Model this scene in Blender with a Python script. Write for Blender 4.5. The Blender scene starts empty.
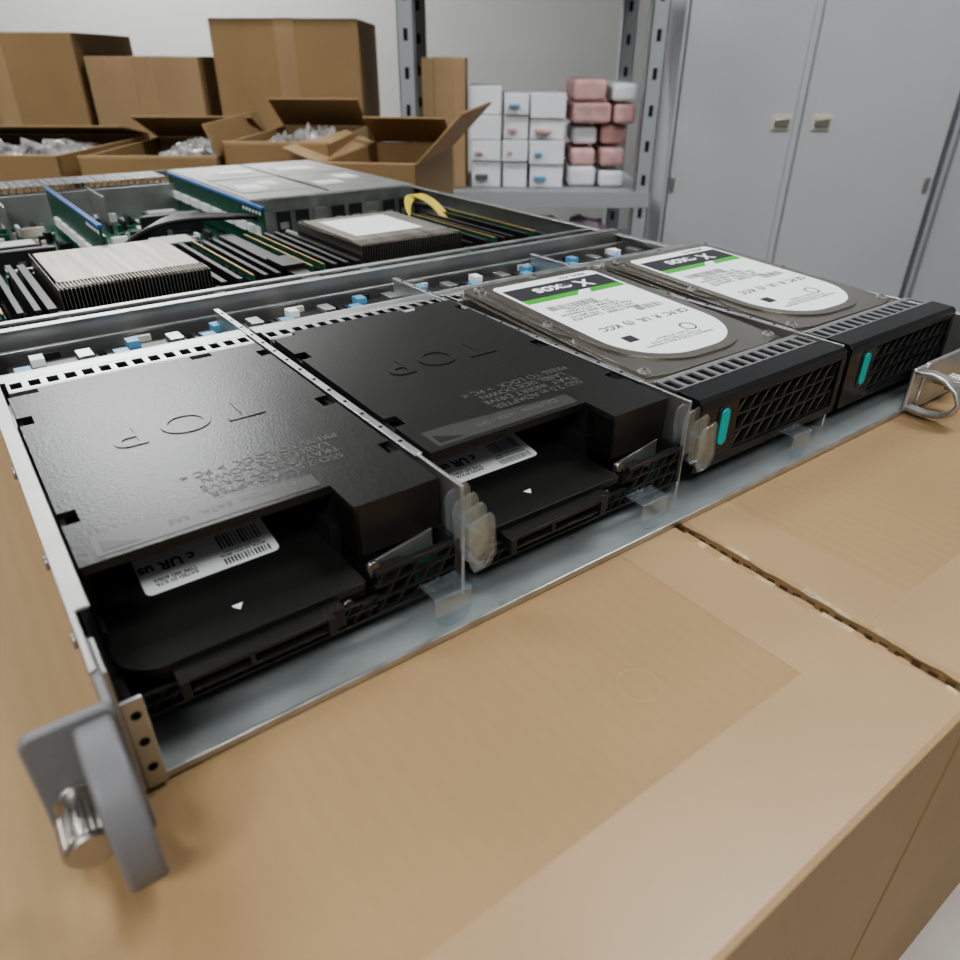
import bpy, bmesh, math, random
from mathutils import Matrix, Vector, Euler, noise
random.seed(7)
D=bpy.data; S=bpy.context.scene; COL=S.collection
TH=math.radians(36.5)
ORG=Vector((-.0921,.1284,.9))
M_SRV=Matrix.Translation(ORG)@Matrix.Rotation(TH,4,'Z')
M_W=Matrix.Identity(4)
try: S.view_settings.look='AgX - Medium High Contrast'
except Exception: pass

# ---------------------------------------------------------------- materials
def mat(name,col,rough=.5,metal=0,bump=0,bscale=300,var=0,vscale=20,trans=0,coat=0,emit=0,ior=1.45,detail=3,rvar=0,stretch=(1,1,1),col2=None,alpha=1):
    m=D.materials.new(name); m.use_nodes=True; nt=m.node_tree; N=nt.nodes; L=nt.links
    p=N['Principled BSDF']
    p.inputs['Base Color'].default_value=(*col,1); p.inputs['Roughness'].default_value=rough
    p.inputs['Metallic'].default_value=metal; p.inputs['IOR'].default_value=ior
    p.inputs['Transmission Weight'].default_value=trans; p.inputs['Coat Weight'].default_value=coat
    p.inputs['Alpha'].default_value=alpha
    tc=N.new('ShaderNodeTexCoord'); mp=N.new('ShaderNodeMapping'); mp.inputs['Scale'].default_value=stretch
    L.new(tc.outputs['Object'],mp.inputs['Vector'])
    if emit:
        p.inputs['Emission Color'].default_value=(*col,1); p.inputs['Emission Strength'].default_value=emit
        try: m.cycles.emission_sampling='NONE'
        except Exception: pass
    if var or rvar:
        n=N.new('ShaderNodeTexNoise'); n.inputs['Scale'].default_value=vscale; n.inputs['Detail'].default_value=detail
        L.new(mp.outputs[0],n.inputs['Vector'])
        if var:
            r=N.new('ShaderNodeValToRGB'); r.color_ramp.elements[0].position=.3; r.color_ramp.elements[1].position=.7
            c0=[max(0,c*(1-var)) for c in col]; c1=col2 or [min(1,c*(1+var)) for c in col]
            r.color_ramp.elements[0].color=(*c0,1); r.color_ramp.elements[1].color=(*c1,1)
            L.new(n.outputs['Fac'],r.inputs[0]); L.new(r.outputs[0],p.inputs['Base Color'])
        if rvar:
            mr=N.new('ShaderNodeMapRange'); mr.inputs['To Min'].default_value=max(.02,rough-rvar); mr.inputs['To Max'].default_value=rough+rvar
            mr.inputs['From Min'].default_value=.3; mr.inputs['From Max'].default_value=.7
            L.new(n.outputs['Fac'],mr.inputs['Value']); L.new(mr.outputs[0],p.inputs['Roughness'])
    if bump:
        n2=N.new('ShaderNodeTexNoise'); n2.inputs['Scale'].default_value=bscale; n2.inputs['Detail'].default_value=2
        L.new(mp.outputs[0],n2.inputs['Vector'])
        b=N.new('ShaderNodeBump'); b.inputs['Strength'].default_value=bump; b.inputs['Distance'].default_value=.001
        L.new(n2.outputs['Fac'],b.inputs['Height']); L.new(b.outputs[0],p.inputs['Normal'])
    return m
def clearmat(name):
    m=D.materials.new(name); m.use_nodes=True; nt=m.node_tree; N=nt.nodes; L=nt.links
    N.remove(N['Principled BSDF']); out=N['Material Output']
    t=N.new('ShaderNodeBsdfTransparent'); t.inputs[0].default_value=(.93,.95,.96,1)
    g=N.new('ShaderNodeBsdfGlossy'); g.inputs['Roughness'].default_value=.12; g.inputs[0].default_value=(.85,.93,1,1)
    d=N.new('ShaderNodeBsdfDiffuse'); d.inputs[0].default_value=(.75,.8,.84,1)
    lw=N.new('ShaderNodeLayerWeight'); lw.inputs['Blend'].default_value=.3
    a=N.new('ShaderNodeMath'); a.operation='MULTIPLY_ADD'; a.inputs[1].default_value=.28; a.inputs[2].default_value=.03
    m0=N.new('ShaderNodeMixShader'); m0.inputs[0].default_value=.045; L.new(t.outputs[0],m0.inputs[1]); L.new(d.outputs[0],m0.inputs[2])
    mx=N.new('ShaderNodeMixShader'); L.new(lw.outputs['Fresnel'],a.inputs[0]); L.new(a.outputs[0],mx.inputs[0])
    L.new(m0.outputs[0],mx.inputs[1]); L.new(g.outputs[0],mx.inputs[2]); L.new(mx.outputs[0],out.inputs[0]); return m
BLK=mat('black_plastic',(.016,.0155,.015),.30,bump=.10,bscale=900)
BLKS=mat('black_plastic_smooth',(.016,.0155,.015),.32)
BLKG=mat('black_gloss_bezel',(.010,.010,.011),.26)
DARK=mat('dark_void',(.004,.004,.004),.8)
ZINC=mat('galvanised_steel',(.54,.55,.55),.34,metal=.95,var=.12,vscale=90,rvar=.06,detail=5)
STEEL=mat('sheet_steel',(.48,.48,.47),.38,metal=.9,var=.08,vscale=60)
PLATE=mat('zinc_plate',(.50,.545,.54),.30,metal=.65,var=.07,vscale=40,rvar=.03)
ALU=mat('cast_aluminium',(.38,.36,.325),.27,metal=.95,bump=.06,bscale=900)
ALUL=mat('fin_aluminium',(.34,.315,.275),.45,metal=.8,var=.25,vscale=200,stretch=(1,.05,1))
GREY=mat('grey_painted_metal',(.165,.165,.17),.42,bump=.06,bscale=1500)
CHROME=mat('nickel_screw',(.46,.44,.41),.36,metal=1)
CLEAR=clearmat('clear_plastic')
WHITE=mat('white_label',(.86,.87,.88),.38)
INK=mat('label_ink',(.03,.03,.035),.5)
GINK_GLINT=mat('grey_ink_and_glint',(.10,.10,.096),.5)
GREYS=mat('grey_foil_strip',(.060,.060,.058),.34,metal=.2)
GREEN=mat('label_green',(.05,.40,.04),.4)
TEAL=mat('teal_latch',(.0,.40,.38),.3)
PCB=mat('pcb_green',(.012,.075,.045),.4,var=.5,vscale=150)
GOLD=mat('gold_contact',(.45,.31,.12),.4,metal=.8)
BLUE=mat('blue_plastic',(.04,.16,.45),.35)
LBLUE=mat('light_blue_plastic',(.12,.32,.50),.35)
CPCB=mat('chip_black',(.02,.02,.022),.35)
CREAM=mat('cream_connector',(.62,.58,.48),.45)
YEL=mat('yellow_cable',(.62,.50,.08),.4)
def cardmat(name,c,s=1):
    m=mat(name,c,.62,var=.09,vscale=6,bump=0,detail=8)
    nt=m.node_tree;N=nt.nodes;L=nt.links;p=N['Principled BSDF']
    tc=N.new('ShaderNodeTexCoord'); w=N.new('ShaderNodeTexWave'); w.inputs['Scale'].default_value=55; w.inputs['Distortion'].default_value=1.5; w.bands_direction='X'
    n=N.new('ShaderNodeTexNoise'); n.inputs['Scale'].default_value=8; n.inputs['Detail'].default_value=10
    a=N.new('ShaderNodeMath'); a.operation='MULTIPLY_ADD'; a.inputs[1].default_value=.035
    L.new(tc.outputs['Object'],w.inputs['Vector']); L.new(tc.outputs['Object'],n.inputs['Vector'])
    L.new(w.outputs['Fac'],a.inputs[0]); L.new(n.outputs['Fac'],a.inputs[2])
    b=N.new('ShaderNodeBump'); b.inputs['Strength'].default_value=.5; b.inputs['Distance'].default_value=.005
    L.new(a.outputs[0],b.inputs['Height']); L.new(b.outputs[0],p.inputs['Normal'])
    return m
CARD=cardmat('cardboard_kraft',(.300,.200,.100))
CARD2=cardmat('cardboard_kraft_light',(.350,.242,.134))
CARDE=mat('cardboard_torn_edge',(.44,.34,.21),.8,var=.3,vscale=200)
CARDD=mat('cardboard_inner_shade',(.10,.058,.028),.85)  # kraft darkened to stand for the shade in gaps and box interiors
TAPE=mat('packing_tape',(.350,.245,.136),.36,var=.06,vscale=14,bump=.12,bscale=60)
CABM=mat('cabinet_grey_paint',(.48,.50,.52),.42,var=.03,vscale=3)
WALLM=mat('wall_paint',(.45,.45,.44),.7,var=.03,vscale=2)
FLOORM=mat('floor_concrete',(.22,.22,.22),.5,var=.15,vscale=4)
CEILM=mat('ceiling_paint',(.75,.75,.73),.8)
SHELFM=mat('shelf_grey_paint',(.33,.35,.36),.4)
TABLEM=mat('table_laminate',(.45,.42,.38),.4,var=.05)
PINK=mat('pink_foam',(.60,.38,.37),.8,var=.25,vscale=18)
PURP=mat('purple_bag',(.55,.42,.54),.4,var=.3,vscale=25,bump=.6,bscale=60)
WBOX=mat('white_carton',(.74,.76,.79),.5,var=.04,vscale=10)
BAG=mat('clear_poly_bag',(.28,.27,.26),.22,bump=1,bscale=110,var=.6,vscale=60)
EMIT=mat('fluorescent_diffuser',(1,.98,.94),.5,emit=6)

# ---------------------------------------------------------------- builder
class MB:
    def __init__(s): s.v=[];s.f=[];s.m=[];s.mats=[]
    def mi(s,m):
        if m not in s.mats: s.mats.append(m)
        return s.mats.index(m)
    def box(s,x0,x1,y0,y1,z0,z1,m,T=None):
        P=[(x0,y0),(x1,y0),(x1,y1),(x0,y1)]; s.prism(P,'z',z0,z1,m,T)
    def prism(s,P,ax,a0,a1,m,T=None):
        k=len(s.v); n=len(P); mi=s.mi(m)
        for a in (a0,a1):
            for p in P:
                q={'z':(p[0],p[1],a),'y':(p[0],a,p[1]),'x':(a,p[0],p[1])}[ax]
                if T is not None: q=tuple(T@Vector(q))
                s.v.append(q)
        s.f.append([k+i for i in range(n)][::-1]); s.f.append([k+n+i for i in range(n)])
        for i in range(n):
            j=(i+1)%n; s.f.append([k+i,k+j,k+n+j,k+n+i])
        s.m+= [mi]*(n+2)
    def cyl(s,c,r,ax,a0,a1,m,n=20,T=None,r2=None):
        P=[(c[0]+r*math.cos(2*math.pi*i/n),c[1]+r*math.sin(2*math.pi*i/n)) for i in range(n)]
        s.prism(P,ax,a0,a1,m,T)
    def ring(s,cx,cy,r0,r1,z0,z1,m,n=40):
        for i in range(n):
            a=2*math.pi*i/n;b=2*math.pi*(i+1)/n
            s.prism([(cx+r0*math.cos(a),cy+r0*math.sin(a)),(cx+r1*math.cos(a),cy+r1*math.sin(a)),(cx+r1*math.cos(b),cy+r1*math.sin(b)),(cx+r0*math.cos(b),cy+r0*math.sin(b))],'z',z0,z1,m)
    def strap(s,path,x0,x1,t,m):
        n=len(path); up=[];dn=[]
        for i,(y,z) in enumerate(path):
            a=path[max(i-1,0)];b=path[min(i+1,n-1)]
            dy,dz=b[0]-a[0],b[1]-a[1]; l=math.hypot(dy,dz); ny,nz=-dz/l*t/2,dy/l*t/2
            up.append((y+ny,z+nz)); dn.append((y-ny,z-nz))
        k=len(s.v);mi=s.mi(m)
        for i in range(n):
            for (y,z) in (up[i],dn[i]):
                for x in (x0,x1): s.v.append((x,y,z))
        for i in range(n-1):
            a=k+4*i;b=a+4
            for q in ((a,a+1,b+1,b),(a+2,b+2,b+3,a+3),(a,b,b+2,a+2),(a+1,a+3,b+3,b+1)):
                s.f.append(list(q)); s.m.append(mi)
        s.f.append([k,k+2,k+3,k+1]);s.m.append(mi)
        a=k+4*(n-1); s.f.append([a,a+1,a+3,a+2]);s.m.append(mi)
    def perf(s,x0,x1,y0,y1,z0,z1,nx,ny,fx,fy,m,T=None):
        px=(x1-x0)/nx;py=(y1-y0)/ny
        bx=px*(1-fx);by=py*(1-fy)
        for j in range(ny+1):
            c=y0+j*py; s.box(x0,x1,max(y0,c-by/2),min(y1,c+by/2),z0,z1,m,T)
        for i in range(nx+1):
            c=x0+i*px; s.box(max(x0,c-bx/2),min(x1,c+bx/2),y0+.01,y1-.01,z0+.02,z1-.02,m,T)
    def done(s,name,parent=None,M=None,bevel=0,sc=.001,seg=2):
        me=D.meshes.new(name); me.from_pydata([tuple(c*sc for c in v) for v in s.v],[],s.f)
        for m in s.mats: me.materials.append(m)
        for p,mi in zip(me.polygons,s.m): p.material_index=mi
        bm=bmesh.new(); bm.from_mesh(me); bmesh.ops.recalc_face_normals(bm,faces=bm.faces); bm.to_mesh(me); bm.free()
        me.shade_smooth()
        try: me.set_sharp_from_angle(angle=math.radians(32))
        except Exception: pass
        o=D.objects.new(name,me); COL.objects.link(o)
        if parent: o.parent=parent
        elif M is not None: o.matrix_world=M
        if bevel:
            b=o.modifiers.new('bevel','BEVEL'); b.width=bevel*sc; b.segments=seg; b.limit_method='ANGLE'; b.angle_limit=math.radians(40); b.harden_normals=False
        return o
def rrect(x0,x1,y0,y1,r,n=6,rs=None):
    rs=rs or (r,r,r,r); P=[]
    for (cx,cy,a,rr) in ((x0,y0,180,rs[0]),(x1,y0,270,rs[1]),(x1,y1,0,rs[2]),(x0,y1,90,rs[3])):
        sx=1 if cx==x0 else -1; sy=1 if cy==y0 else -1
        for i in range(n+1):
            t=math.radians(a+90*i/n); P.append((cx+sx*rr+rr*math.cos(t),cy+sy*rr+rr*math.sin(t)))
    return P
def empty(name,M):
    o=D.objects.new(name,None); o.empty_display_size=.02; COL.objects.link(o); o.matrix_world=M; return o
def text(s,x,y,z,size,rot,m,parent,ext=.03,T=None,sc=.001,name='text',rx=0,bold=0,align='CENTER',space=1):
    c=D.curves.new(name,'FONT'); c.body=s; c.size=size*sc; c.extrude=ext*sc; c.align_x=align; c.align_y='CENTER'; c.offset=bold*sc
    c.space_line=.95; c.space_character=space
    o=D.objects.new(name,c); COL.objects.link(o); c.materials.append(m); o.parent=parent
    Mx=Matrix.Translation((x*sc,y*sc,z*sc))@Matrix.Rotation(math.radians(rot),4,'Z')@Matrix.Rotation(math.radians(rx),4,'X')
    if T is not None: Mx=T@Mx
    o.matrix_basis=Mx
    return o
def cable(name,pts,r,m,parent,sc=.001):
    c=D.curves.new(name,'CURVE'); c.dimensions='3D'; c.bevel_depth=r*sc; c.bevel_resolution=3; c.resolution_u=8
    sp=c.splines.new('NURBS'); sp.points.add(len(pts)-1); sp.use_endpoint_u=True; sp.order_u=4
    for p,q in zip(sp.points,pts): p.co=(q[0]*sc,q[1]*sc,q[2]*sc,1)
    o=D.objects.new(name,c); COL.objects.link(o); c.materials.append(m)
    if parent: o.parent=parent
    return o

# ---------------------------------------------------------------- rack server
srv=empty('rack_server',M_SRV)
b=MB()
b.box(0,442,-12,834,-.9,.1,PLATE)
b.box(0,442,-12.6,-11.6,-1,1.6,ZINC)
b.box(-3,-1.2,-14,834,-.9,43,STEEL)
b.box(-3,2.2,10,834,42,43.2,STEEL)
b.box(442,443.5,-4,834,-.9,40,STEEL); b.box(437,443.5,190,834,39,40.2,ZINC)
b.box(0,442,832.5,834,0,6,STEEL); b.box(0,442,832.5,834,37,43,STEEL)
b.perf(0,442,0,31,0,1.2,60,4,.72,.7,STEEL,T=Matrix.Translation((0,834,6))@Matrix.Rotation(math.radians(90),4,'X'))
b.perf(8,236,780,830,42,43,30,5,.66,.66,ZINC)
b.box(4,246,770,774,3,36,STEEL); b.box(150,152,700,790,3,38,STEEL); b.box(60,62,690,790,3,38,STEEL)
for y in (20,62,130,200,300,420):
    b.cyl((y,27),2.4,'x',-4.2,-3,CHROME,14)
b.done('chassis_shell',srv,bevel=.35)
b=MB()
b.box(-1.2,.4,-14,0,0,41,STEEL)
b.box(.4,5.5,-14,-12.8,0,30,ZINC); 
for z in (7,16,25): b.cyl((3,z),1.3,'y',-14.3,-12.6,DARK,12)
b.done('front_bracket',srv,bevel=.3)
b=MB(); b.prism(rrect(-19,-.5,0,43,3),'y',-27,-24.4,GREY)
b.box(-2.8,-.5,-25,0,1,42,GREY)
b.done('rack_ear_near',srv,bevel=.7,seg=3)
b=MB()
path=[(-26,39.5),(-32,39.7),(-38,38.5),(-43,35.5),(-46.5,31),(-48,25),(-48,18),(-46.5,12),(-43,8),(-38,5),(-32,3.8),(-26,3.8)]
b.strap(path,-9.5,-1.5,3.2,GREY); b.done('pull_handle',srv,bevel=1.3,seg=3)
b=MB(); cx,cz=-13,22
b.cyl((cx,cz),3.2,'y',-33,-26,CHROME,24)
P=[]
for i in range(72):
    a=2*math.pi*i/72; r=5.2 if i%3 else 4.9; P.append((cx+r*math.cos(a),cz+r*math.sin(a)))
b.prism(P,'y',-41,-33,CHROME); b.cyl((cx,cz),4.4,'y',-42,-41,CHROME,24)
b.cyl((cx,cz),4.6,'y',-28,-27,CHROME,24)
b.done('thumb_screw',srv,bevel=.2)
b=MB()
b.prism(rrect(392,461,0,25,3),'y',-14,-11.5,STEEL); b.box(440,443,-14,0,0,40,STEEL)
b.prism(rrect(441,461,0,43,3),'y',-14,-11.5,STEEL)
b.done('rack_ear_far',srv,bevel=.6)
b=MB()
b.strap([(-12,22),(-20,23),(-27,21.5),(-33,17.5),(-36,12),(-34,7),(-29,3.4),(-21,1.8),(-12,2.5)],382,389,2.4,STEEL)
b.box(382,400,-13,-10.5,.5,24,STEEL)
b.done('pull_handle_far',srv,bevel=1,seg=3)
b=MB(); 
P=[(407+(4.6 if i%3 else 4.3)*math.cos(2*math.pi*i/60),14+(4.6 if i%3 else 4.3)*math.sin(2*math.pi*i/60)) for i in range(60)]
b.cyl((407,14),3,'y',-20,-13,CHROME); b.prism(P,'y',-28,-20,CHROME); b.done('thumb_screw_far',srv,bevel=.2)

# drive cage
b=MB()
for x in (109.2,219.7,330.3):
    b.box(x-.7,x+.7,2,232,0,43.6,STEEL); b.box(x-1.6,x+1.6,28,232,42.8,43.8,ZINC)
    for y in range(40,225,14): b.cyl((x,y),.9,'z',43.6,44.0,DARK,10)
for k in range(4):
    x0=110.5*k+4
    b.perf(x0,x0+103,171,183,42.3,43.2,15,1,.6,.62,ZINC)
    b.box(x0-2,x0+105,183,192,42.3,43.3,ZINC); b.box(x0,x0+103,170,171.2,28,43,STEEL)
    b.box(x0-2,x0+105,192,193,30,43.3,STEEL)
b.box(2,440,256,262,41.5,43.5,ZINC); b.box(2,440,256,257.2,8,43.4,STEEL); b.box(2,440,261,262.2,30,43.4,STEEL)
b.box(2,440,283,288,38.5,40,ZINC)
b.box(2,440,244,247,35,36.5,ZINC)
b.done('drive_cage',srv,bevel=.25)
b=MB()
for i in range(10):
    x=8+i*43.5
    b.prism(rrect(x,x+40,199,240,2),'z',1,31,CPCB)
    b.box(x+3,x+37,203,236,31,32,BLKS)
    b.box(x+2,x+9,214,226,31,34.5,LBLUE); b.box(x+30,x+37,224,236,31,34.5,ZINC)
    b.prism(rrect(x+11,x+29,205,223,3),'z',32,32.6,WHITE); b.box(x+13,x+27,210,218,32.6,32.9,LBLUE)
    b.box(x+14,x+24,240,243,20,34,CREAM if i%2 else CPCB); b.box(x+10,x+16,228,236,32,36,LBLUE if i%3 else WHITE)
b.done('cooling_fans',srv,bevel=.4)

# motherboard
b=MB()
b.box(4,438,292,826,2,3.6,PCB)
for i in range(620):
    x=random.uniform(6,430);y=random.uniform(296,760)
    if (45<x<150 or 250<x<352) and 335<y<465: continue
    w,h,z=random.choice([(3,2,1.2),(6,4,2),(2,2,1),(10,10,1.6),(4,4,7),(14,5,6),(3,12,3),(3,22,9),(22,3,9)])
    m=random.choice([CPCB,CPCB,CREAM,STEEL,CPCB,WHITE,PCB,PCB])
    b.box(x,x+w,y,y+h,3.6,3.6+z,m)
for i in range(26):
    x=random.uniform(8,240);y=random.uniform(480,760); b.cyl((x,y),random.choice([3,4]),'z',3.6,13,random.choice([CPCB,STEEL]),14)
for (x,y,w,h,z) in ((160,560,40,40,12),(30,620,45,30,14),(190,700,35,25,16),(40,500,30,12,18),(130,490,50,8,16),(170,640,60,10,24),(20,560,60,8,22)):
    b.box(x,x+w,y,y+h,3.6,z,CPCB); b.box(x+3,x+w-3,y+3,y+h-3,z,z+.6,STEEL)
b.done('motherboard',srv)
b=MB()
def dimm(x,full):
    b.box(x-3,x+3,322,462,3.6,12,BLKS)
    b.box(x-2.5,x+2.5,317,324,3.6,24,BLKS); b.box(x-2.5,x+2.5,460,467,3.6,24,BLKS)
    if full:
        b.box(x-.7,x+.7,325,459,9,34,PCB); b.box(x-.75,x+.75,327,457,33,34.2,GOLD)
        for y in range(330,452,14): b.box(x-1.6,x+1.6,y,y+10,17,30,CPCB)
    else:
        b.box(x-1.2,x+1.2,326,458,12,32,BLKS); b.box(x-1.8,x+1.8,326,458,32,33,CPCB)
for i,x in enumerate((8,17,26,35,156,165,174,183,208,217,226,235,362,371,380,389,405,414)): dimm(x,i%4==1 or i in(8,))
b.box(190,202,300,470,3.6,33,BLKS); b.box(188,204,330,360,33,36,BLKS)
b.done('memory_bank',srv,bevel=.2)
for k in range(7):
    cable('loom_black_%d'%k,[(100+k*4,480,15),(130+k*3,500+k*5,42),(190,495+k*4,44),(240,500,38),(250,540,30),(246,640,30+k)],2.2,BLKS,srv)
for k in range(4):
    cable('loom_yellow_%d'%k,[(395+k*3,420,12),(402+k*2,455,36),(394+k*4,490,46),(380+k*4,490,44),(368,455+k*3,28),(366,420,12)],1.3,YEL,srv)
cable('loom_side',[(428,200,18),(430,300,30),(426,400,26),(430,520,30),(432,600,20)],3,BLKS,srv)
def riser(name,x,y0,y1,z1,flip=1):
    b=MB()
    b.box(x-.8,x+.8,y0,y1,6,z1,PCB); b.box(x-1.8,x+1.8,y0,y1,z1-2.5,z1,BLUE)
    for y in range(int(y0)+10,int(y1)-25,34):
        b.box(x+.8,x+5,y,y+22,16,26,CREAM); b.box(x+.8,x+2.6,y+4,y+14,30,38,CPCB)
        b.box(x-4,x-.8,y,y+26,20,28,WHITE)
    b.box(x+4,x+6,y0+20,y1,12,40,STEEL)
    for i in range(6): b.box(x-1,x+1.2,y0+6+i*8,y0+10+i*8,z1-8,z1-5,WHITE)
    return b.done(name,srv,bevel=.3)
riser('riser_card',102,465,700,52); riser('riser_card_inner',243,500,790,46)
b=MB()
b.box(252,438,560,826,3.7,42.5,ZINC)
b.box(254,436,562,824,42.5,43.4,STEEL)
b.prism(rrect(262,332,600,690,4),'z',43.4,43.9,ZINC); b.prism(rrect(345,428,600,690,4),'z',43.4,43.9,ZINC)
b.box(262,428,704,712,43.4,44,STEEL); b.box(340,341.5,570,820,43.4,44.2,CPCB)
for (x,y,w,h) in ((270,615,26,40),(300,640,18,30),(352,612,30,24),(392,640,22,34),(290,740,40,26),(360,735,46,34)):
    b.box(x,x+w,y,y+h,43.9,44.1,WHITE); b.box(x+2,x+w-2,y+3,y+6,44.1,44.2,CREAM); b.box(x+2,x+w*.6,y+9,y+10,44.1,44.2,INK)
for i in range(9): b.box(258+i*20,258+i*20+14,558.5,560,8,30,CPCB if i%3 else STEEL)
for i in range(9): b.box(260+i*20,260+i*20+9,557.5,558.6,14,20,STEEL)
b.box(252,438,559,560,31,42.5,ZINC)
b.done('expansion_module',srv,bevel=.6)
def heatsink(x0,label):
    b=MB(); x1=x0+92
    b.box(x0-4,x1+4,334,470,3.7,9,BLKS); b.box(x0,x1,345,458,9,14,ALUL)
    n=42
    for i in range(n):
        x=x0+i*(x1-x0-.6)/(n-1); b.box(x,x+.6,342,460,14,38.5,ALU)
    b.prism(rrect(x0+2,x1-2,358,452,2),'z',38.3,39.6,ALUL)
    for i in range(n): 
        x=x0+1+i*(x1-x0-2.6)/(n-1)
        b.box(x,x+.9,344,358,37.6,39.4,ALUL)
    if label: b.box(x0+12,x1-18,372,440,39.6,39.8,WHITE)
    for (sx,sy) in ((x0-2,338),(x1+2,338),(x0-2,466),(x1+2,466)):
        b.cyl((sx,sy),4,'z',9,24,CHROME,14); b.cyl((sx,sy),2.2,'z',24,27,BLKS,10)
    b.box(x0-9,x0-4,336,468,3.7,30,BLKS); b.box(x1+4,x1+8,336,468,3.7,30,BLKS)
    return b.done('cpu_heatsink',srv,bevel=.12)
heatsink(50,False); heatsink(256,True)

# ---------------------------------------------------------------- 2.5in adapter tray blanks (bays 1, 2)
def grille(b,x0,x1,z0,z1,y0,y1,px,pz,m,slant=.45,w=.9):
    nz=max(1,round((z1-z0)/pz)); dz=(z1-z0)/nz
    for j in range(nz+1): 
        z=z0+j*dz; b.box(x0,x1,y0,y1,z-w*.5,z+w*.5,m)
    for j in range(nz):
        off=(j%2)*px*.5; x=x0+off
        while x<x1-w:
            za=z0+j*dz; s=slant*dz
            b.prism([(x,za),(x+w,za),(min(x1,x+w+s),za+dz),(min(x1,x+s),za+dz)],'y',y0+.1,y1-.1,m)
            x+=px
def tray(x0,tilt):
    T=Matrix.Translation((0,26,0))@Matrix.Rotation(math.radians(tilt),4,'X')@Matrix.Translation((0,-26,0))
    root=empty('drive_blank_tray',M_SRV@Matrix.Translation((x0*.001,0,0)))
    b=MB()
    P=[(3,28),(76,28),(76,12),(106.5,12),(106.5,36),(102,36),(102,44),(106.5,44),(106.5,84),(101,84),(101,93),(106.5,93),
       (106.5,150),(102,150),(102,157),(106.5,157),(106.5,168),(84,168),(84,163),(75,163),(75,168),(14,168),(14,163),(3,163),(3,140),(8,140),(8,132),(3,132),
       (3,60),(8,60),(8,52),(3,52)]
    b.prism(P,'z',41,43,BLK,T)
    for (a,c,d,e) in ((106,102,36,44),(101,106.5,84,93),(75,84,163,168),(3,8,132,140),(3,8,52,60),(102,106.5,150,157)):
        b.box(min(a,c),max(a,c),d,e,34,36,DARK,T)
    b.box(3,4.6,29,167,27,41,BLK,T); b.box(105,106.5,13,167,24,41,BLK,T); b.box(4,106,166,167.6,20,41,BLK,T)
    b.box(3,76,28,29.5,39.8,41,BLK,T)
    b.box(76,106.5,12,26,24,41,BLKS,T); b.box(76,77.5,12,40,24,41,BLKS,T)
    b.prism([(8,30),(74,30),(74,38),(20,42),(8,42)],'z',43,43.12,GREYS,T)
    b.prism([(10,32),(20,32),(10,38)],'z',43.12,43.2,BLKS,T)
    b.done('cover',root,bevel=.5)
    b=MB()
    b.prism(rrect(3,74,3.5,150,2,8,rs=(12,1,1,1)),'z',18.2,21,BLKS)
    b.prism(rrect(4.5,74,5,60,2,8,rs=(11,1,1,1)),'z',15,18.2,BLKS)
    b.box(3,4.2,20,150,21,26,BLKS); b.box(73,76,24,120,14,30,BLKS)
    b.box(4,106,6,160,9.5,10.3,BLKS)
    b.box(15,60,-2.5,5,17.2,18.6,BLKS); b.box(15,17.5,-3.5,5,13,18.8,BLKS); b.box(57.5,60,-3.5,5,13,18.8,BLKS)
    b.box(34,35.5,-3,5,14,18,BLKS); b.box(18,34,-2.8,5,13.6,14.6,BLKS); b.box(35,57,-2.8,5,13.6,14.6,BLKS)
    b.box(19,56,-1.5,4,16.2,16.5,GINK_GLINT)  # pale line paints a highlight along the connector
    b.box(60,64,-1,8,12,19,BLKS); b.cyl((67,15),2,'y',3,5.5,CHROME,14)
    b.prism([(79,15),(103,15),(103,25),(79,21)],'y',11,12,STEEL); b.box(80,90,7,11,13,20,CPCB); b.box(92,104,5,11,12,18,PCB)
    b.cyl((79,21),2.2,'y',8,9.5,CHROME,14)
    b.done('adapter_bed',root,bevel=.4)
    b=MB()
    grille(b,2,76,9.0,15.6,1,2.6,5.0,3.3,BLKS,.6,.8)
    grille(b,76,107,9.0,24,1,2.6,6.4,5.0,BLKS,.6,.9)
    b.box(2,107,.6,3,8.4,9.4,BLKS); b.box(2,4,.6,12,8.6,18,BLKS); b.box(105,107,.6,14,8.6,25,BLKS); b.box(76,107,.6,3,23.4,25,BLKS)
    b.box(4,105,8.2,9,10.3,14,DARK)
    b.done('lower_grille',root,bevel=.15)
    b=MB()
    TL=Matrix.Translation((0,34.5,21.2))@Matrix.Rotation(math.radians(11),4,'X')
    b.box(16,61,-.6,56,-1.2,0,BLKS,TL)
    b.prism(rrect(17.5,59.5,.4,50,2),'z',0,.15,WHITE,TL)
    for i in range(12):
        w=random.choice([.5,.8,1.1]); b.box(43+i*1.2,43+i*1.2+w*.6,9,15.5,.15,.2,INK,TL)
    for i in range(14): b.box(42+i*1.1,42+i*1.1+random.choice([.4,.6]),1.8,4.6,.15,.2,INK,TL)
    b.prism([(36.3,16.5),(39.7,16.5),(38,13.8)],'z',21,21.1,WHITE)
    b.done('drive_label',root)
    def tt(s,x,y,z,size,m,**k):
        p=T@Vector((x,y,z)); R_=Matrix.Rotation(math.radians(tilt),4,'X')
        o=text(s,0,0,0,size,180,m,root,**k); o.matrix_basis=Matrix.Translation(p*.001)@R_@Matrix.Rotation(math.pi,4,'Z')
    tt('TOP',54,101,43.1,24,BLK,ext=.24,bold=.05,space=1.3)
    tt('SSD 2.5 in ADAPTER\nTRAY  INSERT DRIVE\nLABEL SIDE DOWN\nPRESS TO LOCK  > PC <',66,52,43.1,5.2,GINK_GLINT)
    tt('CAUTION  SATA / SAS',48,36,43.14,4,GINK_GLINT)
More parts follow.
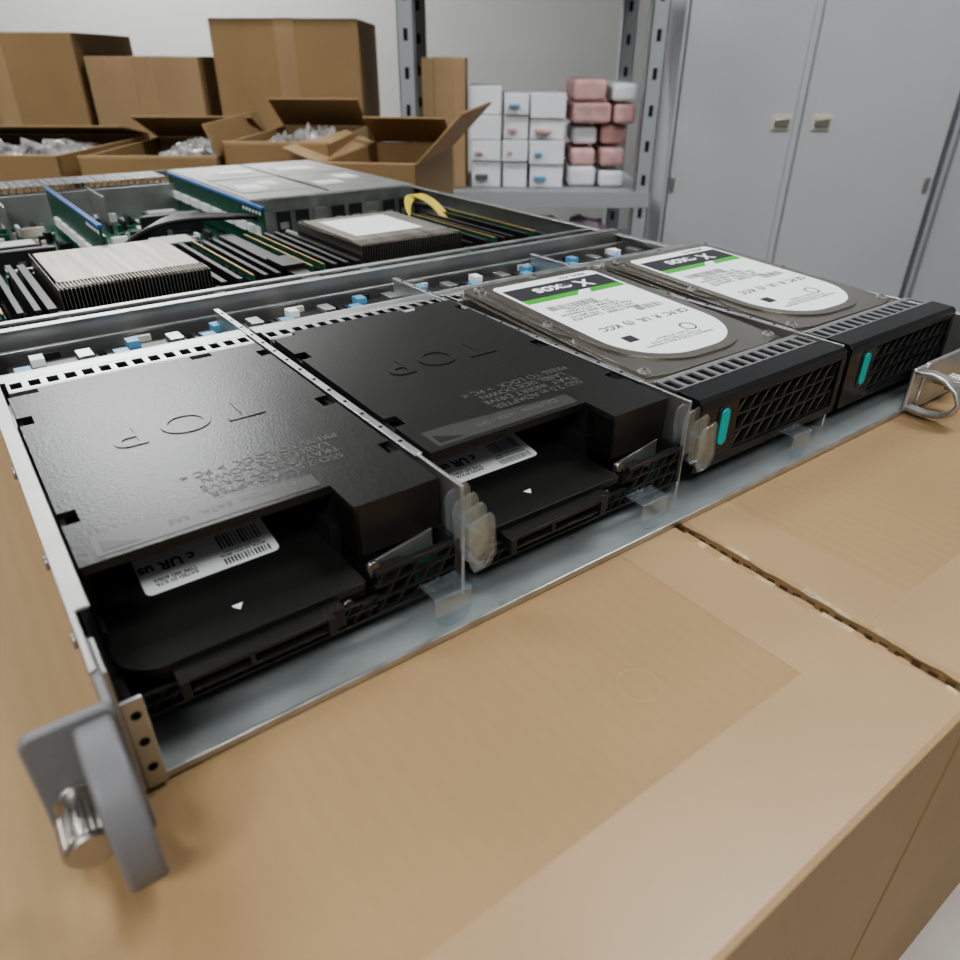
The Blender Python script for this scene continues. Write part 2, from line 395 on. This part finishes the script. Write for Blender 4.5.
    def tl(s,x,y,size,bold):
        o=text(s,0,0,0,size,180,INK,root,bold=bold); p=TL@Vector((x,y,.18))
        o.matrix_basis=Matrix.Translation(p*.001)@Matrix.Rotation(math.radians(11),4,'X')@Matrix.Rotation(math.pi,4,'Z')
    tl('c UR us',26.5,11,5.4,.15); tl('RATED 5V 0.7A\nTYPE SSD 6Gb/s',27.5,4.6,1.9,.04); tl('MODEL 2.5 SATA 480GB\nP/N 0034-R2B 6Gb/s',49,6.6,1.4,.02)
    return root
tray(0,.3); tray(110.5,1.1)

def fins(x,k):
    b=MB()
    for i in range(k):
        y=-9+i*4.4; z0=17+i*1.6
        P=[(x-5,z0+3),(x-3,z0),(x+3,z0+1),(x+5.5,z0+5),(x+4.5,z0+19),(x+3,z0+21),(x-4,z0+19.5),(x-5.5,z0+17)]
        b.prism(P,'y',y,y+1.0,CLEAR)
    b.box(x-1.5,x+1,-9,10,18,18.8,CLEAR); b.box(x-1.5,x+1,-7,10,30,30.8,CLEAR)
    b.done('clear_plastic_guide',srv,bevel=.35)
fins(109.5,4); fins(220,4)
def tab(x):
    b=MB()
    P=rrect(x-7,x+7,.2,13,5,8,rs=(6,6,.5,.5))
    b.prism(P,'y',-9,-8.2,CLEAR); b.box(x-7,x+7,-9,1,12.2,12.9,CLEAR)
    b.done('clear_plastic_tab',srv,bevel=.3)
for x in (98,193,292): tab(x)

# ---------------------------------------------------------------- hard drive caddies (bays 3, 4)
def caddy(x0):
    b=MB()
    X=lambda v:x0+v
    b.prism([(-1,38),(-.4,41.6),(1.5,43),(13,43.4),(13,41),(2,38)],'x',X(0),X(106),BLKG)
    b.prism([(-1,11),(-.6,38.2),(3,38.2),(3,11)],'x',X(0),X(25),BLKG)
    b.box(X(102),X(106),-1,3,11,38.2,BLKG); b.box(X(0),X(106),-1,3,10.5,14.5,BLKG)
    grille(b,X(25),X(102),14.5,38,0,2.2,8.2,7.8,BLKS,.8,1.3)
    b.box(X(25),X(102),7,8,11,38,DARK)
    b.prism(rrect(X(13),X(18),20,36.5,2.4,6),'y',-1.9,-.4,TEAL)
    b.prism(rrect(X(11.5),X(19.5),18.5,38,3.4,6),'y',-1.2,-.3,BLKS)
    b.box(X(0),X(3),0,165,12,37,BLKS); b.box(X(103),X(106),0,165,12,37,BLKS); b.box(X(0),X(106),0,165,10.5,12,BLKS)
    b.perf(X(2),X(104),13,26,41.4,42.6,14,1,.66,.66,GREY)
    b.box(X(2),X(104),26,27,30,42.4,STEEL)
    b.box(X(2),X(104),14,25,33,33.4,DARK)
    b.done('hard_drive_caddy',None,M_SRV,bevel=.35)
caddy(224); caddy(334.5)

def hdd(x0,y0,z0,yaw,tilt):
    T=Matrix.Translation((x0,y0,z0))@Matrix.Rotation(math.radians(yaw),4,'Z')@Matrix.Rotation(math.radians(tilt),4,'X')
    root=empty('hard_disk_drive',M_SRV)
    Tm=T.copy(); Tm.translation=Tm.translation*.001
    root.matrix_world=M_SRV@Tm
    b=MB()
    b.prism(rrect(0,101.6,0,147,3),'z',-26,-4,ALU)
    b.prism(rrect(1,100.6,1,146,4),'z',-4,-1.6,ALU)
    P=[(4,6),(16,3),(84,3),(97,6),(98.5,30),(98.5,50),(95,58),(98.5,66),(98.5,128),(94,142),(70,144),(58,139),(40,144),(8,143),(3,128),(3,66),(6.5,58),(3,50),(3,30)]
    b.prism(P,'z',-1.8,-.6,ALU)
    Pin=rrect(8,94,9,138,18,10,rs=(36,36,8,8)); b.prism(Pin,'z',-.7,.35,ALU)
    for (x,y) in ((6.5,10),(95,10),(6.8,76),(95,76),(8,138),(94,138),(50.8,141.5)):
        b.cyl((x,y),3,'z',-.8,0,STEEL,20); b.cyl((x,y),2.1,'z',0,.7,CHROME,18); b.cyl((x,y),.9,'z',.7,.8,DARK,6)
    for y in (24,70,120):
        b.cyl((y,-15),2,'x',-.4,.2,DARK,12)
    b.done('drive_body',root,bevel=.6)
    b=MB()
    L=rrect(13,89,14,134,14,10,rs=(32,32,4,4)); b.prism(L,'z',.35,.5,WHITE)
    b.prism([(15,108),(87,108),(87,126),(15,126)],'z',.5,.56,INK)
    b.prism([(15,102),(50,102),(56,108),(15,108)],'z',.5,.56,GREEN); b.prism([(60,102),(87,102),(87,108),(64,108)],'z',.5,.56,GREEN)
    for i in range(22): b.box(20+i*1.5,20+i*1.5+random.choice([.5,.9]),88,94,.5,.56,INK)
    for i in range(14): b.box(62+i*1.4,62+i*1.4+random.choice([.4,.9]),66,72,.5,.56,INK)
    b.prism(rrect(24,31,36,43,.5),'z',.5,.56,INK); b.ring(66,37,3.6,4.6,.5,.56,INK,24)
    b.done('drive_label',root)
    text('X exos',52,117,.6,14,180,WHITE,root,bold=.4)
    text('Model: ST8000   Capacity 8TB\nS/N ZA1B2C3   P/N 2KK101\nDate 2021 FW SN05 Enterprise\n7200 RPM  SATA 6Gb/s\n5V 0.8A  12V 0.99A',44,80,.54,3.8,180,INK,root,bold=.04)
    text('CE FC  R  UL  (!)  KCC',54,55,.54,6.5,180,INK,root,bold=.15)
    text('WARRANTY VOID IF SEAL IS BROKEN\nDO NOT COVER THIS HOLE\nProduct of Thailand',50,30,.54,2.8,180,INK,root)
    text('SERIAL ATA',70,130,.54,4,180,INK,root,bold=.1)
    return root
hdd(225.5,28,41.5,-1,3.0); hdd(337,28,41.5,-.5,3.0)

# ---------------------------------------------------------------- cardboard boxes under the server
def carton(name,x0,x1,y0,y1,seed,tapes):
    random.seed(seed)
    b=MB(); b.box(x0,x1,y0,y1,-301,-1.3,CARD)
    for (a,c,d,e) in tapes: 
        b.box(a,c,d,e,-1.31,-1.17,TAPE)
    if seed==1: b.ring(128,-62,6.2,6.5,-1.32,-1.24,CARD2)
    return b.done(name,None,M_SRV,bevel=1.2,seg=3)
c1=carton('cardboard_box',-190,202.2,-125,330,1,[(171,200.8,-88,328),(-188,200.8,-123.5,-88)])
c2=carton('cardboard_box',206.8,480,-125,330,2,[(208.2,235,-88,328),(208.2,478,-123.5,-88)])
carton('cardboard_box',-190,201,336,850,3,[]); carton('cardboard_box',207,480,336,850,4,[])
def torn(x,sgn,parent,seed):
    random.seed(seed); b=MB(); n=90; P=[];Q=[]
    w=0
    for i in range(n+1):
        y=-124+i*(330/n); w=.6*w+random.uniform(-.45,.6)
        P.append((x+sgn*min(1.8,max(-.3,w)),y)); Q.append((x-sgn*random.uniform(1.2,3.2),y))
    for i in range(n):
        if random.random()<.75: b.prism([P[i],P[i+1],Q[i+1],Q[i]],'z',-1.9,-1.16,CARDE if random.random()<.35 else CARD)
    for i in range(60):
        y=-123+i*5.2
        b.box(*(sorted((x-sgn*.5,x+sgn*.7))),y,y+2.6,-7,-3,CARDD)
    b.done('torn_liner',parent)
torn(202.2,1,c1,3); torn(206.8,-1,c2,5)
b=MB(); b.box(202.3,206.7,-110,300,-60,-12,CARDD); b.done('gap_shade_fill',c1)  # dark block paints the shade down in the gap between the boxes

# ---------------------------------------------------------------- table
b=MB(); b.box(-1.5,.44,-.30,1.80,.565,.5985,TABLEM)
for (x,y) in ((-1.42,-.22),(.34,-.22),(-1.42,1.70),(.34,1.70)): b.box(x,x+.05,y,y+.05,0,.565,SHELFM)
b.box(-1.4,.38,-.2,-.17,.5,.565,SHELFM); b.box(-1.4,.38,1.71,1.74,.5,.565,SHELFM)
b.done('work_table',None,M_W,bevel=.004,sc=1)

def blob(name,cx,cy,cz,rx,ry,rz,m,parent=None,seed=0,amp=.35,sub=4,freq=9,smooth=False):
    bm=bmesh.new(); bmesh.ops.create_icosphere(bm,subdivisions=sub,radius=1)
    for v in bm.verts:
        n=noise.noise(v.co*freq*.25+Vector((seed,0,0)))+.5*noise.noise(v.co*freq*.6+Vector((seed,3,0)))
        v.co*=1+amp*n
        v.co=Vector((cx+v.co.x*rx,cy+v.co.y*ry,max(cz+v.co.z*rz,cz-rz*.6)))
    for f in bm.faces: f.smooth=smooth
    me=D.meshes.new(name); bm.to_mesh(me); bm.free(); me.materials.append(m)
    o=D.objects.new(name,me); COL.objects.link(o)
    if parent: o.parent=parent
    return o
def open_carton(x0,x1,y0,y1,zt,flaps,rot=0,bag=True,seed=1):
    cx,cy=(x0+x1)/2,(y0+y1)/2; w=(x1-x0)/2; d=(y1-y0)/2; z0=.599; h=zt-z0; t=.004
    M=Matrix.Translation((cx,cy,z0))@Matrix.Rotation(math.radians(rot),4,'Z')
    root=empty('open_cardboard_box',M); b=MB()
    b.box(-w,w,-d,-d+t,0,h,CARD); b.box(-w,w,d-t,d,0,h,CARD); b.box(-w,-w+t,-d,d,0,h,CARD); b.box(w-t,w,-d,d,0,h,CARD); b.box(-w,w,-d,d,0,t,CARD)
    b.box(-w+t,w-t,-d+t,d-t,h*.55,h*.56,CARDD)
    for k,(side,ang,ln) in enumerate(flaps):
        a=math.radians(ang)
        if side=='f': T=Matrix.Translation((0,-d,h))@Matrix.Rotation(-a,4,'X'); b.box(-w,w,-t,0,0,ln,CARD2,T)
        if side=='b': T=Matrix.Translation((0,d,h))@Matrix.Rotation(-a,4,'X'); b.box(-w,w,0,t,0,ln,CARD,T)
        if side=='l': T=Matrix.Translation((-w,0,h))@Matrix.Rotation(a,4,'Y'); b.box(-t,0,-d,d,0,ln,CARD2,T)
        if side=='r': T=Matrix.Translation((w,0,h))@Matrix.Rotation(a,4,'Y'); b.box(0,t,-d,d,0,ln,CARD,T)
    b.done('carton',root,bevel=.0015,sc=1)
    if bag:
        for i in range(6):
            blob('poly_bag_%d'%i,random.uniform(-w*.55,w*.55),random.uniform(-d*.4,d*.5),h*.87,w*.42,d*.35,.045,BAG,root,seed*7+i,amp=.4,freq=16,smooth=True)
    return root
random.seed(3)
open_carton(-1.10,-.66,1.22,1.58,.930,[('f',165,.12),('b',-80,.12),('l',-60,.1)],0,True,1)
open_carton(-.645,-.425,1.24,1.60,.925,[('f',118,.05),('b',-70,.12),('r',-20,.05)],2,True,2)
open_carton(-.405,-.235,1.25,1.61,.945,[('f',120,.075),('b',-60,.10)],-2,True,3)
open_carton(-.225,-.075,1.18,1.50,.925,[('f',170,.05),('r',45,.10),('b',-60,.09),('l',-70,.06)],-8,False,4)

# ---------------------------------------------------------------- shelving rack
b=MB()
x0,x1,y0,y1=-1.5,.44,2.0,2.45
for x in (x0,-.20,x1-.04):
    for y in (y0,y1-.04):
        b.box(x,x+.04,y,y+.003,0,2.0,SHELFM); b.box(x,x+.003,y,y+.04,0,2.0,SHELFM); b.box(x+.037,x+.04,y,y+.04,0,2.0,SHELFM)
        for k in range(24): b.box(x+.015,x+.025,y-.001,y,.06+k*.08,.085+k*.08,DARK)
for z in (.10,.52,.765,1.25,1.75):
    b.box(x0,x1,y0,y1,z-.004,z,SHELFM); b.box(x0,x1,y0-.002,y0+.002,z-.04,z,SHELFM); b.box(x0,x1,y1-.002,y1+.002,z-.04,z,SHELFM)
b.done('storage_rack',None,M_W,bevel=.001,sc=1)
b=MB(); random.seed(11)
x=-.03
for w in (.085,.07,.095):
    z=.766; hh=1.02-random.uniform(0,.05)
    while z<hh:
        h=random.choice([.05,.058,.066]); b.box(x+random.uniform(0,.006),x+w-.004,2.04+random.uniform(0,.03),2.3,z,z+h-.002,WBOX)
        if random.random()<.7: b.box(x+.014,x+w*random.uniform(.35,.6),2.037,2.075,z+h*.35,z+h*.5,random.choice([LBLUE,GINK_GLINT,INK,PINK]))
        z+=h
    x+=w
b.done('stacked_white_cartons',None,M_W,bevel=.002,sc=1)
b=MB(); z=.766
for j in range(5):
    x=.232
    while x<.37:
        w=random.uniform(.07,.11); dx=random.uniform(0,.01)
        b.box(x+dx,min(.397,x+w-.006),2.06+random.uniform(0,.05),2.3,z,z+random.uniform(.04,.05),PINK if random.random()<.75 else WBOX); x+=w
    z+=.051
b.done('stacked_pink_foam_blocks',None,M_W,bevel=.010,sc=1,seg=3)
b=MB()
for (xa,xb,h,m) in ((-1.4,-1.0,.35,CARD),(-.98,-.7,.3,CARD2),(-.66,-.3,.38,CARD),(-.15,-.04,.3,CARD2)):
    b.box(xa,xb,2.05,2.40,.766,.766+h,m); b.box((xa+xb)/2-.025,(xa+xb)/2+.025,2.048,2.402,.766+.0,.766+h+.001,TAPE)
b.done('shelved_cartons',None,M_W,bevel=.003,sc=1)
rt=empty('purple_bag_bundle',M_W)
for i,(x,z,r) in enumerate(((.10,.565,.07),(.22,.57,.08),(.33,.565,.06),(.18,.625,.07),(.29,.63,.065),(.09,.63,.055))): blob('bag_%d'%i,x,2.11,z+.003,r,r,.05,PURP,rt,i+3,smooth=True)
b=MB(); b.box(-.15,-.02,2.05,2.35,.521,.68,CARD); b.box(-1.4,-.3,2.05,2.35,.521,.7,CARD)
b.done('low_shelf_cartons',None,M_W,bevel=.002,sc=1)

# ---------------------------------------------------------------- steel cabinets
b=MB(); cx0,cx1,cy=.525,1.30,2.20
b.box(cx0,cx1,cy+.02,cy+.45,.0,1.85,CABM)
xm=.868
for (a,c) in ((cx0+.012,xm-.012),(xm+.012,cx1-.012)):
    b.box(a,c,cy,cy+.019,.06,1.82,CABM)
b.box(xm-.010,xm+.010,cy+.006,cy+.02,.06,1.82,CABM)
b.box(cx0+.0,cx0+.008,cy+.004,cy+.02,.0,1.85,CABM)
for x in (.795,.905):
    b.box(x,x+.055,cy-.004,cy,.895,.935,CREAM); b.box(x+.008,x+.047,cy-.012,cy-.004,.905,.925,CHROME)
for z in (.757,1.5,.25):
    b.box(1.262,1.276,cy-.006,cy,z-.02,z+.02,CHROME); b.box(.54,.552,cy-.006,cy,z-.02,z+.02,CHROME)
b.done('steel_cabinet',None,M_W,bevel=.003,sc=1)
b=MB(); b.box(1.34,2.1,2.26,2.7,0,1.85,CABM)
b.box(1.35,1.71,2.24,2.26,.06,1.82,CABM); b.box(1.73,2.09,2.24,2.26,.06,1.82,CABM); b.box(1.66,1.69,2.225,2.24,.9,1.0,CHROME)
b.done('steel_cabinet',None,M_W,bevel=.003,sc=1)

# ---------------------------------------------------------------- room
def slab(n,x0,x1,y0,y1,z0,z1,m):
    b=MB(); b.box(x0,x1,y0,y1,z0,z1,m); return b.done(n,None,M_W,sc=1)
slab('floor',-4,3,-3,5,-.1,0,FLOORM); slab('ceiling',-4,3,-3,5,2.85,2.95,CEILM)
slab('wall_back',-4,3,5,5.1,0,2.85,WALLM); slab('wall_front',-4,3,-3.1,-3,0,2.85,WALLM)
slab('wall_left',-4.1,-4,-3,5,0,2.85,WALLM); slab('wall_right',3,3.1,-3,5,0,2.85,WALLM)
slab('baseboard_back',-4,3,4.98,5,0,.1,SHELFM)
for i,(x,y,e,sx) in enumerate(((-1.95,3.6,72,1.2),(-1.7,4.6,50,1.2),(.9,.9,26,1.2),(-1.6,.9,24,1.2),(-.3,-1.5,56,1.2))):  # last entry is a front light added to brighten labels and front faces
    b=MB(); b.box(x-.64,x+.64,y-.17,y+.17,2.79,2.849,CEILM); b.box(x-.6,x-.0,y-.14,y-.03,2.782,2.79,EMIT); b.box(x,x+.6,y-.14,y-.03,2.782,2.79,EMIT); b.box(x-.6,x+.6,y+.03,y+.14,2.782,2.79,EMIT)
    b.done('ceiling_and_fill_light',None,M_W,sc=1)
    l=D.lights.new('tube_and_fill_light','AREA'); l.shape='RECTANGLE'; l.size=sx; l.size_y=.3; l.energy=e; l.color=(.98,.99,1)
    o=D.objects.new('tube_and_fill_light',l); o.location=(x,y,2.775); COL.objects.link(o)
w=D.worlds.new('world'); S.world=w; w.use_nodes=True; w.node_tree.nodes['Background'].inputs[0].default_value=(.8,.85,.9,1); w.node_tree.nodes['Background'].inputs[1].default_value=.5

cam=D.cameras.new('camera'); co=D.objects.new('camera',cam); COL.objects.link(co)
cam.sensor_width=36; cam.lens=719/960*36; cam.clip_start=.01; cam.clip_end=50
cam.dof.use_dof=True; cam.dof.focus_distance=.34; cam.dof.aperture_fstop=14
co.matrix_world=Matrix.Translation((0,0,1.0595))@Matrix.Rotation(math.radians(90-30.26),4,'X')@Matrix.Rotation(math.radians(.2),4,'Z')
S.camera=co
